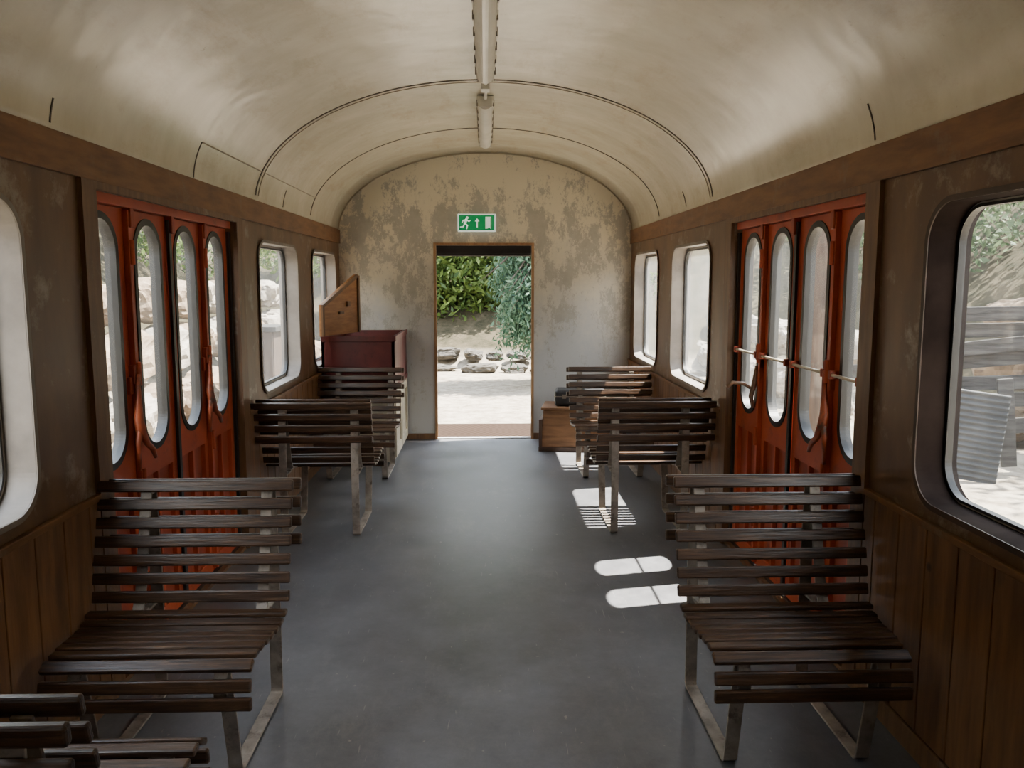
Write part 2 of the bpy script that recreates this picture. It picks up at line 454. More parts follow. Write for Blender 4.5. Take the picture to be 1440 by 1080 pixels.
o = m.obj('gangway_plate', M_plate, bevel=0.004); top(o, 'brown steel tread plate outside the end doorway', 'floor plate', kind='structure')

tn = 3
FC = DY1 + 0.12
for side, xi, s in (('left', XL, 1), ('right', XR, -1)):
    m = MB(); m.bb(xi, YB, 1.945, xi + s * 0.016, YE, 2.078)
    struct(m.obj('trim_%d' % tn, M_fascia, bevel=0.002), 'worn brown timber rail where wall meets vault', 'trim'); tn += 1
    m = MB()
    for (a, b) in ((YB, DY0 - 0.11), (FC, YE)):
        y = a
        while y < b - 0.02:
            e = min(y + 0.18, b); m.bb(xi, y + 0.003, 0.09, xi + s * 0.016, e - 0.003, 0.785); y = e
    struct(m.obj('trim_%d' % tn, M_wain, bevel=0.003), 'vertical brown timber board wainscot', 'wainscot'); tn += 1
    m = MB()
    for (a, b) in ((YB, DY0 - 0.11), (FC, YE)):
        m.bb(xi, a, 0.785, xi + s * 0.022, b, 0.81)
    struct(m.obj('trim_%d' % tn, M_fascia, bevel=0.004), 'brown timber dado rail under the windows', 'trim'); tn += 1
    m = MB()
    for (a, b) in ((YB, DY0 - 0.11), (FC, YE)):
        m.bb(xi, a, 0.0, xi + s * 0.022, b, 0.085)
    struct(m.obj('baseboard_' + side, M_jamb, bevel=0.004))
    me = plate('trim_%d' % tn, [[(DY0 - 0.11, 0), (DY0, 0), (DY0, 1.915), (DY1, 1.915), (DY1, 0), (FC, 0), (FC, 1.944), (DY0 - 0.11, 1.944)]], 0.018, M_jamb, 'YZ', xi + s * 0.009)
    struct(mk('trim_%d' % tn, me), 'brown casing around the folding door opening', 'door casing'); tn += 1
m = MB(); m.bb(XL, YE - 0.018, 0, DX0 - fr, YE, 0.06); m.bb(DX1 + fr, YE - 0.018, 0, XR, YE, 0.06)
struct(m.obj('baseboard_end', M_jamb, bevel=0.003))

# windows
wn = 1
for side, xi, s in (('left', XL, -1), ('right', XR, 1)):
    for (a, b) in WINS[side]:
        near = side == 'right' and a < 4
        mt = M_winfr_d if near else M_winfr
        me = plate('window', [rr(a - 0.001, WZ0 - 0.001, b + 0.001, WZ1 + 0.001, WR + .001), rr(a + 0.008, WZ0 + 0.008, b - 0.008, WZ1 - 0.008, WR - .008)], TH + 0.02, mt, 'YZ', xi + s * (TH / 2 + 0.002))
        w = struct(mk('window_%d' % wn, me), 'rounded-corner carriage window with deep metal frame', 'window'); wn += 1
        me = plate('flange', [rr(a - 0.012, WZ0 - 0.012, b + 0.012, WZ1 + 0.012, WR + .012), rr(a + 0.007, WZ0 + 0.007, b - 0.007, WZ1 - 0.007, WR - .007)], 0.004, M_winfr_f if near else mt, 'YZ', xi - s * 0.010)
        mk('window_flange', me, w)
        e2 = 0.018 if near else 0.026
        me = plate('rim', [rr(a + 0.006, WZ0 + 0.006, b - 0.006, WZ1 - 0.006, WR - .006), rr(a + e2, WZ0 + e2, b - e2, WZ1 - e2, WR - e2)], 0.016, M_winfr_s, 'YZ', xi + s * 0.095)
        mk('window_rim', me, w, bevel=0.002)
        me = plate('gasket', [rr(a + e2 - .004, WZ0 + e2 - .004, b - e2 + .004, WZ1 - e2 + .004, WR - e2 + .004), rr(a + e2 + .006, WZ0 + e2 + .006, b - e2 - .006, WZ1 - e2 - .006, WR - e2 - .006)], 0.024, M_rubber, 'YZ', xi + s * 0.095)
        mk('window_gasket', me, w)
        me = plate('pane', [rr(a + e2, WZ0 + e2, b - e2, WZ1 - e2, WR - e2)], 0.004, M_glass_c if near else M_glass, 'YZ', xi + s * 0.1)
        mk('window_pane', me, w)

# folding doors
PW = (OY1 - OY0 - 0.02) / 4
def lever(parent, y, s, big):
    m = MB()
    m.bb(-0.03 * s - 0.012, y - 0.028, 1.16, -0.03 * s + 0.012, y + 0.028, 1.24)
    m.bb(-0.02 * s - 0.02, y - 0.05, 1.12, -0.02 * s + 0.012, y - 0.02, 1.19)
    m.obj('handle_bracket', M_redd, parent, bevel=0.003)
    m = MB()
    if big:
        pts = [(-0.045 * s, y - 0.005, 1.2), (-0.05 * s, y - 0.02, 1.10), (-0.055 * s, y - 0.045, 1.02), (-0.06 * s, y - 0.035, 0.96), (-0.062 * s, y + 0.01, 0.905), (-0.065 * s, y + 0.06, 0.87), (-0.065 * s, y + 0.085, 0.83)]
        m.tube(pts, [0.010, 0.011, 0.020, 0.021, 0.014, 0.012, 0.008], 10)
        m.tube([(-0.05 * s, y - 0.05, 0.80), (-0.055 * s, y - 0.055, 0.92), (-0.06 * s, y - 0.03, 1.04)], [0.008, 0.013, 0.010], 8)
    else:
        pts = [(-0.04 * s, y, 1.13), (-0.055 * s, y - 0.01, 1.03), (-0.06 * s, y + 0.02, 0.96), (-0.055 * s, y, 0.9)]
        m.tube(pts, [0.009, 0.014, 0.013, 0.009], 10)
        m.tube([(-0.04 * s, y + 0.02, 0.99), (-0.10 * s, y + 0.03, 1.03), (-0.16 * s, y + 0.03, 1.035), (-0.19 * s, y + 0.03, 1.01)], [0.009, 0.009, 0.010, 0.011], 8)
    return m.obj('door_handle', M_lever if big else M_leverd, parent, smooth=True)

GZ0, GZ1, GW = 0.86, 1.83, 0.130
for di, (side, xi, s) in enumerate((('left', XL, -1), ('right', XR, 1))):
    xd = xi + s * 0.06
    D0 = empty('door_%d' % (di + 1), (xd, (OY0 + OY1) / 2, 0))
    struct(D0, 'four-leaf orange-red folding door with tall oval windows', 'door')
    yc0 = D0.location.y
    for k in range(4):
        a = OY0 + 0.01 + k * PW - yc0; b = a + PW; c = (a + b) / 2
        a += 0.006; b -= 0.006
        ov = rr(c - GW, GZ0, c + GW, GZ1, GW - 0.001, 14)
        me = plate('door_leaf', [rect(a, 0.03, b, 1.875), ov, rect(a + 0.05, 0.10, c - 0.012, 0.74), rect(c + 0.012, 0.10, b - 0.05, 0.74)], 0.036, M_red)
        leaf = mk('door_leaf', me, D0, bevel=0.003)
        leaf['label'] = 'orange-red painted door leaf with oval window'
        g1 = GW + 0.02; g2 = GW - 0.008
        me = plate('gasket', [rr(c - g1, GZ0 - 0.02, c + g1, GZ1 + 0.02, g1 - 0.001, 14), rr(c - g2, GZ0 + 0.008, c + g2, GZ1 - 0.008, g2 - 0.001, 14)], 0.046, M_rubber)
        mk('window_gasket', me, leaf, bevel=0.003)
        me = plate('pane', [rr(c - GW, GZ0, c + GW, GZ1, GW - 0.001, 14)], 0.004, M_glass_d)
        mk('window_pane', me, leaf)
        m = MB(); m.bb(0.004 * s, a + 0.04, 0.09, 0.012 * s, b - 0.04, 0.75)
        m.obj('lower_panel', M_redd, leaf)
        m = MB()
        xm = -0.03 * s
        if k % 2 == 0:
            m.bb(xm - 0.012, b - 0.010, 0.05, xm + 0.012, b + 0.018, 1.87)
            for z in (0.3, 0.75, 1.2, 1.7): m.tube([(xm * 1.5, b + 0.006, z - 0.05), (xm * 1.5, b + 0.006, z + 0.05)], 0.012, 8)
            m.obj('hinge_bar', M_red, leaf, bevel=0.003)
        else:
            m.bb(xm - 0.008, b - 0.012, 0.05, xm + 0.008, b + 0.020, 1.86)
            m.obj('rubber_seal', M_rubber, leaf, bevel=0.003)
        if k > 0:
            m = MB(); m.bb(xm - 0.02, a - 0.012, 1.80, xm + 0.02, a + 0.022, 1.88)
            m.obj('top_bracket', M_redd, leaf, bevel=0.004)
        if side == 'right':
            a2 = max(a, DY0 + 0.02 - yc0)
            m = MB(); m.tube([(-0.045, a2 + 0.04, 1.19), (-0.045, b - 0.045, 1.19)], 0.007, 10)
            g = m.obj('grab_bar', M_chrome, leaf, smooth=True)
            for yy in (a2 + 0.032, b - 0.04):
                m = MB(); m.bb(-0.056, yy - 0.012, 1.172, -0.015, yy + 0.012, 1.208); m.obj('bar_bracket', M_redd, leaf, bevel=0.004)
        if side == 'left' and k in (0, 2): lever(leaf, b + 0.0, s, True)
        if side == 'right' and k == 0: lever(leaf, b + 0.03, s, True)
        if side == 'right' and k == 2: lever(leaf, b + 0.04, s, False)
    m = MB(); m.bb(-0.045 * s, OY0 - yc0 + 0.005, 1.878, 0.05 * s, OY1 - yc0 - 0.005, 1.918); m.obj('top_track', M_red, D0, bevel=0.003)
    m = MB(); m.bb(-0.03 * s, OY0 - yc0 + 0.005, 0.0, 0.05 * s, OY1 - yc0 - 0.005, 0.03); m.obj('bottom_track', M_rubber, D0)

# ceiling seams
def arc_seam(y, p0, p1, w=0.010, lift=0.004):
    m = MB(); n = 40
    for i in range(n + 1):
        ph = p0 + (p1 - p0) * i / n
        for off, dy in ((0.002, -w / 2), (0.002, w / 2), (-lift, -w / 2), (-lift, w / 2)):
            x, z = vault_pt(ph, off); m.v.append((x, y + dy, z))
    for i in range(n):
        a = i * 4; b = a + 4
        for k, l in ((0, 1), (1, 3), (3, 2), (2, 0)): m.f.append((a + k, a + l, b + l, b + k))
    return m
def long_seam(ph, y0, y1, w=0.006):
    m = MB(); x, z = vault_pt(ph, -0.001); m.box((x, (y0 + y1) / 2, z), (w, y1 - y0, w)); return m
r_ = math.radians
for sm, mt in ((arc_seam(5.3, r_(4), r_(176), 0.016), M_seam), (arc_seam(6.92, r_(4), r_(176), 0.012), M_seam), (arc_seam(8.22, r_(2), r_(178), 0.02, 0.01), M_seaml),
           (arc_seam(5.36, r_(4), r_(176), 0.008), M_seaml),
           (arc_seam(4.2, r_(165), r_(178), 0.007), M_seam), (arc_seam(2.85, r_(171), r_(177), 0.006), M_seam), (arc_seam(3.1, r_(3), r_(13), 0.006), M_seam),
           (arc_seam(6.0, r_(168), r_(177), 0.006), M_seam), (arc_seam(6.0, r_(4), r_(12), 0.006), M_seam),
           (long_seam(r_(165), 4.2, 5.3), M_seaml), (long_seam(r_(165), 5.3, 6.92, 0.005), M_seaml)):
    struct(sm.obj('trim_%d' % tn, mt), 'thin seam between ceiling panels', 'trim'); tn += 1

# ------------------------------------------------------------ fluorescent fixtures
def fixture(y0, y1):
    zt = ZS + ZA - 0.004
    E = empty('ceiling_light', (0.004, (y0 + y1) / 2, zt))
    h = (y1 - y0) / 2
    m = MB(); m.bb(-0.055, -h, -0.035, 0.055, h, 0.0); m.obj('housing', M_white, E, bevel=0.004)
    m = MB(); n = 12; hh = h - 0.01
    for yy in (-hh, hh):
        for i in range(n + 1):
            a = math.pi * i / n; m.v.append((0.052 * math.cos(a), yy, -0.036 - 0.052 * math.sin(a)))
    for i in range(n): m.f.append((i, i + 1, n + 2 + i, n + 1 + i))
    m.f.append(tuple(range(n + 1))); m.f.append(tuple(range(2 * n + 1, n, -1)))
    m.obj('diffuser', M_tube, E)
    m = MB(); k = 7
    for i in range(k):
        yy = -h + 0.08 + (2 * h - 0.16) * i / (k - 1)
        for sx in (-1, 1): m.bb(sx * 0.05, yy - 0.012, -0.055, sx * 0.060, yy + 0.012, -0.012)
    m.obj('clips', M_clip, E, bevel=0.002)['kind'] = 'stuff'
    m = MB(); m.bb(-0.05, -h - 0.012, -0.075, 0.05, -h, -0.005); m.obj('end_cap', M_white, E, bevel=0.006)
    m = MB(); m.bb(-0.05, h, -0.075, 0.05, h + 0.012, -0.005); m.obj('end_cap', M_white, E, bevel=0.006)
    top(E, 'long white fluorescent batten light with clipped cover on vaulted ceiling', 'ceiling light', 'batten lights along the ceiling')
fixture(3.35, 5.02); fixture(5.72, 7.4)
m = MB(); z = ZS + ZA - 0.006
m.tube([(0.004, 5.04, z - 0.02), (0.004, 5.70, z - 0.02)], 0.012); m.bb(-0.022, 5.3, z - 0.05, 0.03, 5.4, z)
o = m.obj('light_conduit', M_white); top(o, 'cream cable conduit with junction box between ceiling lights', 'conduit')

# ------------------------------------------------------------ exit sign
E = empty('exit_sign', (-0.083, YE, 2.145))
m = MB(); m.bb(-0.185, -0.05, -0.085, 0.185, 0, 0.085); m.obj('housing', M_signw, E, bevel=0.006)
m = MB(); m.bb(-0.172, -0.055, -0.072, 0.172, -0.048, 0.072); m.obj('green_panel', M_green, E)
def flat(polys, name):
    m = MB()
    for P in polys:
        b = len(m.v); n = len(P)
        for yy in (-0.058, -0.054):
            for (x, zz) in P: m.v.append((x, yy, zz))
        m.f.append(tuple(range(b, b + n))); m.f.append(tuple(range(b + 2 * n - 1, b + n - 1, -1)))
        for i in range(n): m.f.append((b + i, b + (i + 1) % n, b + n + (i + 1) % n, b + n + i))
    return m.obj(name, M_signw, E)
def limb(pts, w):
    out = []
    for (a, b) in zip(pts, pts[1:]):
        a = Vector(a); b = Vector(b); d = (b - a).normalized(); nn = Vector((-d.y, d.x)) * w / 2
        a2 = a - d * w * 0.3; b2 = b + d * w * 0.3
        out.append([tuple(a2 - nn), tuple(b2 - nn), tuple(b2 + nn), tuple(a2 + nn)])
    return out
polys = [[(-0.092 + 0.013 * math.cos(t * math.pi / 6), 0.047 + 0.013 * math.sin(t * math.pi / 6)) for t in range(12)]]
polys += limb([(-0.10, 0.028), (-0.115, -0.005)], 0.024)
polys += limb([(-0.10, 0.026), (-0.075, 0.012), (-0.062, 0.022)], 0.009)
polys += limb([(-0.104, 0.028), (-0.13, 0.022), (-0.142, 0.0)], 0.009)
polys += limb([(-0.112, -0.008), (-0.09, -0.028), (-0.098, -0.058)], 0.011)
polys += limb([(-0.118, -0.01), (-0.13, -0.038), (-0.158, -0.042)], 0.011)
flat(polys, 'running_figure')
flat([[(-0.002, -0.045), (0.010, -0.045), (0.010, 0.015), (-0.002, 0.015)], [(-0.018, 0.012), (0.026, 0.012), (0.004, 0.042)]], 'up_arrow')
flat([[(0.085, -0.058), (0.092, -0.058), (0.092, 0.056), (0.085, 0.056)], [(0.092, 0.048), (0.14, 0.048), (0.14, 0.056), (0.092, 0.056)],
      [(0.133, -0.058), (0.14, -0.058), (0.14, 0.048), (0.133, 0.048)], [(0.096, -0.058), (0.128, -0.045), (0.128, 0.044), (0.096, 0.044)]], 'door_symbol')
top(E, 'green emergency exit sign with running figure, up arrow and door', 'exit sign')

# ------------------------------------------------------------ benches
W = 0.71
back = [(0.005 + 0.105 * (i / 6) ** 1.15, 0.455 + 0.0635 * i) for i in range(7)]
seat = [(-0.05, 0.412), (-0.11, 0.402), (-0.172, 0.402), (-0.234, 0.409), (-0.296, 0.419), (-0.358, 0.429), (-0.42, 0.434)]
front = [(-0.478, 0.422), (-0.502, 0.368), (-0.506, 0.312)]
fa = [28, 78, 92]
def slat(m, y, z, ang, x0=-W / 2, x1=W / 2, sw=0.042, st=0.019):
    R = Matrix.Rotation(ang, 3, 'X'); m.box(((x0 + x1) / 2, y, z), (x1 - x0, sw, st), R)
def make_bench(wall, short):
    E0 = empty('slatted_bench', (0, 0, 0))
    def ends(short):
        a, b = -W / 2, W / 2
        return (a, b - short) if wall > 0 else (a + short, b)
    m = MB()
    for i, (y, z) in enumerate(back): slat(m, y, z, math.radians(76))
    m.obj('backrest', M_slat, E0, bevel=0.006)
    m = MB()
    for (y, z) in seat:
        a, b = ends(short * min(1, -y / 0.42)); slat(m, y, z, -0.05 if y < -0.2 else 0.02, a, b, 0.042)
    a, b = ends(short)
    for (y, z), g in zip(front, fa): slat(m, y, z, math.radians(g), a, b)
    m.obj('seat', M_slat, E0, bevel=0.006)
    m = MB()
    for i in range(4): slat(m, 0.188 - 0.006 * (3 - i), 0.615 + 0.07 * i, math.radians(84), -W / 2 - 0.012, W / 2 + 0.012, 0.042, 0.022)
    m.obj('rear_rail', M_slat, E0, bevel=0.006)
    for sx in (-1, 1):
        ins = 0.10 if sx != wall else 0.17
        x = sx * (W / 2 - ins)
        m = MB()
        m.ribbon([(0.160, 0.825), (0.172, 0.5), (0.165, 0.02), (0.155, 0.008), (-0.35, 0.008), (-0.365, 0.02), (-0.445, 0.385)], x, 0.046, 0.009)
        m.ribbon([(0.128, 0.825), (0.118, 0.79), (0.026, 0.46), (-0.01, 0.402), (-0.10, 0.382), (-0.20, 0.383), (-0.42, 0.412), (-0.468, 0.40), (-0.485, 0.36), (-0.488, 0.295)], x, 0.040, 0.009)
        m.bb(x - 0.018, 0.125, 0.80, x + 0.018, 0.165, 0.815)
        m.bb(x - 0.018, 0.03, 0.383, x + 0.018, 0.17, 0.392); m.bb(x - 0.018, -0.03, 0.39, x + 0.018, 0.05, 0.40)
        m.obj('leg_frame', M_frame, E0, bevel=0.002)
    return E0
CLt, CRt = -1.067, 1.060
BR = make_bench(1, 0.09); BL = make_bench(-1, 0.075)
specs = [(BR, CRt - 0.005, 2.90, 0, 'dark slatted wooden bench with pale steel legs beside folding door'),
         (BL, CLt, 2.90, 0, 'dark slatted wooden bench with grey steel legs, worn slats'),
         (BR, CLt, 5.22, math.pi, 'slatted wooden bench turned away, back to folding door'),
         (BL, CRt, 5.22, math.pi, 'slatted wooden bench turned away, sunlit floor beside it'),
         (BL, CLt, 6.90, 0, 'brown slatted wooden bench in front of burgundy chest'),
         (BR, CRt, 6.90, 0, 'brown slatted wooden bench in front of old trunk'),
         (BR, CLt - 0.005, 1.525, math.pi, 'dark slatted wooden bench turned to face another bench')]
used = set()
for (src, x, y, rz, lab) in specs:
    if src.name not in used: used.add(src.name); b = src; b.location = (x, y, 0)
    else: b = copy_tree(src, (x, y, 0), rz)
    top(b, lab, 'bench', 'slatted carriage benches')

# ------------------------------------------------------------ chest + cabinet
E = empty('cabinet', (-1.10, 7.68, 0))
m = MB(); m.bb(-0.305, -0.52, 0.04, 0.305, 0.53, 0.64); m.bb(-0.29, -0.50, 0, 0.29, 0.51, 0.04); m.obj('body', M_cab, E, bevel=0.005)
for (a, b) in ((-0.52, -0.02), (0.02, 0.53)):
    m = MB()
    m.bb(0.305, a, 0.05, 0.32, a + 0.07, 0.63); m.bb(0.305, b - 0.07, 0.05, 0.32, b, 0.63); m.bb(0.305, a + 0.07, 0.05, 0.32, b - 0.07, 0.13); m.bb(0.305, a + 0.07, 0.55, 0.32, b - 0.07, 0.63)
    m.obj('door', M_cab, E, bevel=0.003)
top(E, 'cream painted panelled cabinet standing under the burgundy chest', 'cabinet')
E = empty('storage_chest', (-1.10, 7.68, 0.645))
m = MB(); w, l, h = 0.315, 0.53, 0.46
m.bb(-w, -l, 0, w, -l + 0.03, h); m.bb(-w, l - 0.03, 0, w, l, h); m.bb(-w, -l, 0, -w + 0.03, l, h); m.bb(w - 0.03, -l, 0, w, l, h); m.bb(-w, -l, 0, w, l, 0.03)
m.obj('body', M_burg, E, bevel=0.004)
m = MB()
m.bb(-w, -l - 0.012, h - 0.04, w + 0.012, -l, h + 0.008); m.bb(w, -l, h - 0.04, w + 0.012, l, h + 0.008)
m.bb(-w, -l - 0.01, 0.0, w + 0.01, -l, 0.04); m.bb(w, -l, 0.0, w + 0.01, l, 0.04)
m.obj('edge_moulding', M_burg, E, bevel=0.004)
m = MB(); m.bb(-w + 0.03, -l + 0.03, 0.03, w - 0.03, l - 0.03, 0.40); m.obj('dark_interior', M_dark, E)  # near-black solid block stands in for the dark inside of the open chest
LL = 0.70
me = plate('lid', [[(0, 0), (LL, 0), (LL, 0.53), (LL - 0.05, 0.53), (0, 0.27)]], 0.025, M_lid)
lid = mk('lid', me, E, bevel=0.004); lid.location = (-w + 0.01, -l - 0.05, h + 0.008); lid.rotation_euler = (0, 0, -math.atan2(0.215, 0.66))
m = MB()
R = Matrix.Rotation(math.atan2(0.26, 0.65), 3, 'X')
m.box((0.02, 0.33, 0.385), (0.018, 0.70, 0.03), R); m.bb(0.012, 0.0, 0, 0.028, 0.03, 0.26); m.bb(0.012, LL - 0.03, 0, 0.028, LL, 0.52)
m.bb(0.012, 0.30, 0.18, 0.03, 0.38, 0.2); m.bb(0.012, 0.45, 0.24, 0.03, 0.5, 0.29)
m.obj('lid_batten', M_jamb, lid)
top(E, 'burgundy painted wooden chest with its brown lid open against the window', 'chest')

# ------------------------------------------------------------ trunk + black case
E = empty('wooden_trunk', (0.92, 7.78, 0), -0.16)
x, y, z = 0.78, 0.46, 0.385
m = MB(); b0 = len(m.v)
for (xx, yy, zz) in [(-x / 2 + .0, -y / 2, 0), (x / 2, -y / 2, 0), (x / 2, y / 2, 0), (-x / 2, y / 2, 0), (-x / 2 + .03, -y / 2 + .06, z), (x / 2 - .03, -y / 2 + .06, z), (x / 2 - .03, y / 2, z), (-x / 2 + .03, y / 2, z)]: m.v.append((xx, yy, zz))
m.f += [(0, 1, 2, 3), (4, 5, 6, 7), (0, 1, 5, 4), (1, 2, 6, 5), (2, 3, 7, 6), (3, 0, 4, 7)]
m.obj('body', M_leather, E, bevel=0.01)
m = MB(); m.bb(-x / 2 + .01, -y / 2 + .04, z, x / 2 - .01, y / 2 + .01, z + 0.022); m.obj('lid', M_leather, E, bevel=0.004)
m = MB(); m.bb(-x / 2 - 0.008, -y / 2 - 0.008, 0.0, x / 2 + 0.008, -y / 2 + 0.01, 0.045); m.obj('base_moulding', M_strap, E, bevel=0.004)
m = MB(); m.bb(-x / 2 - 0.006, -y / 2 - 0.003, 0.0, -x / 2 + 0.022, y / 2 * .96, 0.30); m.obj('side_batten', M_strap, E, bevel=0.004)
m = MB(); m.bb(-0.03, -y / 2 + 0.03, 0.27, 0.03, -y / 2 + 0.045, 0.36); m.obj('latch', M_clip, E, bevel=0.003)
top(E, 'low brown wooden trunk with sloping front beside the doorway', 'trunk')
E = empty('suitcase', (0.90, 7.84, 0.408), -0.10); x, y, z = 0.48, 0.28, 0.15
m = MB(); m.bb(-x / 2, -y / 2, 0, x / 2, y / 2, z); m.obj('body', M_leather2, E, bevel=0.025)
m = MB(); m.bb(-x / 2 - 0.003, -y / 2 - 0.003, z * 0.6, x / 2 + 0.003, y / 2 + 0.003, z * 0.65); m.obj('lid_seam', M_clip, E)
m = MB(); zz = z * 0.5; m.tube([(-0.07, -y / 2, zz), (-0.06, -y / 2 - 0.03, zz), (0.06, -y / 2 - 0.03, zz), (0.07, -y / 2, zz)], 0.008); m.obj('handle', M_strap, E)
for sx in (-1, 1):
    m = MB(); m.bb(sx * 0.15 - 0.02, -y / 2 - 0.006, z * 0.5, sx * 0.15 + 0.02, -y / 2, z * 0.75); m.obj('latch', M_clip, E, bevel=0.002)
top(E, 'small black hard case lying on the wooden trunk', 'suitcase')

# ------------------------------------------------------------ outside
def terrain(x, y):
    h = 0.0
    if x < -4.6: h = max(h, min((-4.6 - x) * 1.0, 5.0))
    if x > 5.4: h = max(h, min((x - 5.4) * 0.8, 5.0))
    yy = y + 0.25 * x
    if yy > 15.4: h = max(h, min((yy - 15.4) * 0.45, 5.0))
    return h + 0.14 * noise.noise(Vector((x * 0.8, y * 0.8, 3.1))) * (1 if h > 0.01 else 0.12) - 0.06
m = MB(); nx, ny = 110, 130
for j in range(ny):
    for i in range(nx):
        x = -22 + 44 * i / (nx - 1); y = -12 + 48 * j / (ny - 1); m.v.append((x, y, terrain(x, y)))
for j in range(ny - 1):
    for i in range(nx - 1):
        a = j * nx + i; m.f.append((a, a + 1, a + nx + 1, a + nx))
o = m.obj('ground', M_ground, smooth=True); top(o, 'pale gravel yard rising to planted slopes', 'ground', kind='structure')

protos = []
for k in range(6):
    me = D.meshes.new('boulder'); bm = bmesh.new(); bmesh.ops.create_icosphere(bm, subdivisions=4, radius=0.5)
    for v in bm.verts:
        p = v.co.copy(); q = Vector([math.copysign(abs(c / 0.5) ** 0.7 * 0.5, c) for c in p])
        cell = noise.cell_vector(p * 2.2 + Vector((k * 3.3, 1, 2)))
        d = 1 + 0.28 * noise.noise(p * 2.4 + Vector((k * 7, 0, 0))) + 0.12 * noise.noise(p * 7 + Vector((k * 5, 2, 0))) + 0.05 * noise.noise(p * 18) + 0.05 * (cell.x - 0.5)
        v.co = q * 0.93 * d
    bm.to_mesh(me); bm.free()
    protos.append(me)
def boulder(mat, loc, sc, rot, label, group):
    key = random.choice(protos)
    nm = 'boulder_' + key.name + mat.name
    if nm not in D.meshes:
        me = key.copy(); me.name = nm; me.materials.append(mat)
    o = D.objects.new('boulder', D.meshes[nm]); C.objects.link(o)
    o.location = loc; o.scale = sc; o.rotation_euler = rot
    top(o, label, 'rock', group)
for layer in range(3):
    y = 2.6 + 0.3 * layer
    while y < 16:
        L = random.uniform(0.6, 1.25)
        boulder(M_stone if random.random() < .5 else M_stone2, (-3.5 - 0.38 * layer + random.uniform(-.08, .08), y + L / 2, 0.22 + 0.56 * layer), (0.72, L * 0.92, random.uniform(.48, .56)), (random.uniform(-.18, .18), random.uniform(-.12, .12), random.uniform(-.15, .15)), 'pale sandstone boulder stacked in a retaining wall', 'boulders of the retaining wall')
        y += L
for layer in range(2):
    y = 9.5 + 0.3 * layer
    while y < 16:
        L = random.uniform(0.7, 1.4)
        boulder(M_stone2, (4.2 + 0.45 * layer + random.uniform(-.1, .1), y + L / 2, 0.2 + 0.53 * layer), (0.70, L * .92, 0.52), (random.uniform(-.15, .15), random.uniform(-.15, .15), random.uniform(-.15, .15)), 'pale rock in a low bank beyond the yard', 'rocks of the low bank')
        y += L
for i in range(12):
    boulder(M_ochre, (5.3 + 0.1 * (i % 3), 5.2 + 1.0 * (i // 3) + 0.08 * (i % 3), 0.2 + 0.5 * (i % 3)), (0.60, random.uniform(.8, .92), .46), (random.uniform(-.08, .08), random.uniform(-.08, .08), random.uniform(-.08, .08)), 'ochre sandstone block behind the timber fence', 'sandstone blocks by the fence')
for layer in range(2):
    x = -1.3 + 0.25 * layer
    while x < 3.0:
        L = random.uniform(0.35, 1.0)
        boulder(M_ledge, (x + L / 2, 14.9 + 0.55 * layer - 0.25 * x + random.uniform(-.12, .12), 0.0 + 0.20 * layer), (L * .9, 0.40, random.uniform(.13, .26)), (random.uniform(-.15, .15), random.uniform(-.12, .12), random.uniform(-.3, .3)), 'flat weathered stone in low garden ledge', 'ledge stones beyond the path')
        x += L + random.choice((0, 0, 0.15))

# foliage
def leaves_mesh(name, pts, size, mat, droop=0.0, aspect=2.4):
    n = len(pts); pts = np.asarray(pts)
    d = rng.normal(size=(n, 3)); d[:, 2] -= droop; d /= np.linalg.norm(d, axis=1)[:, None]
    e = rng.normal(size=(n, 3)); e = np.cross(d, e); e /= np.linalg.norm(e, axis=1)[:, None]
    s = size * rng.uniform(0.6, 1.4, n)[:, None]
    a = pts; b = pts + d * s * 0.5 + e * s / aspect / 2; c = pts + d * s; f = pts + d * s * 0.5 - e * s / aspect / 2
    V = np.stack([a, b, c, f], 1).reshape(-1, 3)
    me = D.meshes.new(name); me.from_pydata(V.tolist(), [], [(4 * i, 4 * i + 1, 4 * i + 2, 4 * i + 3) for i in range(n)])
    me.materials.append(mat); return me
def blob(c, r, n):
    p = rng.normal(size=(n, 3)); p /= np.linalg.norm(p, axis=1)[:, None]
    p *= rng.uniform(0.45, 1.05, n)[:, None] ** 0.6
    return p * np.array(r) + np.array(c)
def tree(name, base, clusters, nleaf, size, mat, label, droop=0.4, trunk_r=0.12):
    E = empty(name, base)
    m = MB(); cz = max(c[0][2] for c in clusters)
    m.tube([(0, 0, -0.2), (0.05, 0.03, cz * 0.4), (-0.04, 0, cz * 0.9)], [trunk_r, trunk_r * 0.75, trunk_r * 0.35], 10)
    for (c, r) in clusters:
        m.tube([(0.02, 0, c[2] * 0.45), (c[0] * 0.5, c[1] * 0.5, c[2] * 0.8), c], [trunk_r * 0.4, trunk_r * 0.25, 0.01], 7)
    m.obj('trunk', M_bark, E, smooth=True)
    P = []; vol = [r[0] * r[1] + r[1] * r[2] + r[0] * r[2] for c, r in clusters]; T = sum(vol)
    for (c, r), v in zip(clusters, vol): P.append(blob(c, r, int(nleaf * v / T)))
    f = mk('foliage', leaves_mesh('foliage', np.concatenate(P), size, mat, droop), E); f['kind'] = 'stuff'
    return top(E, label, 'tree')
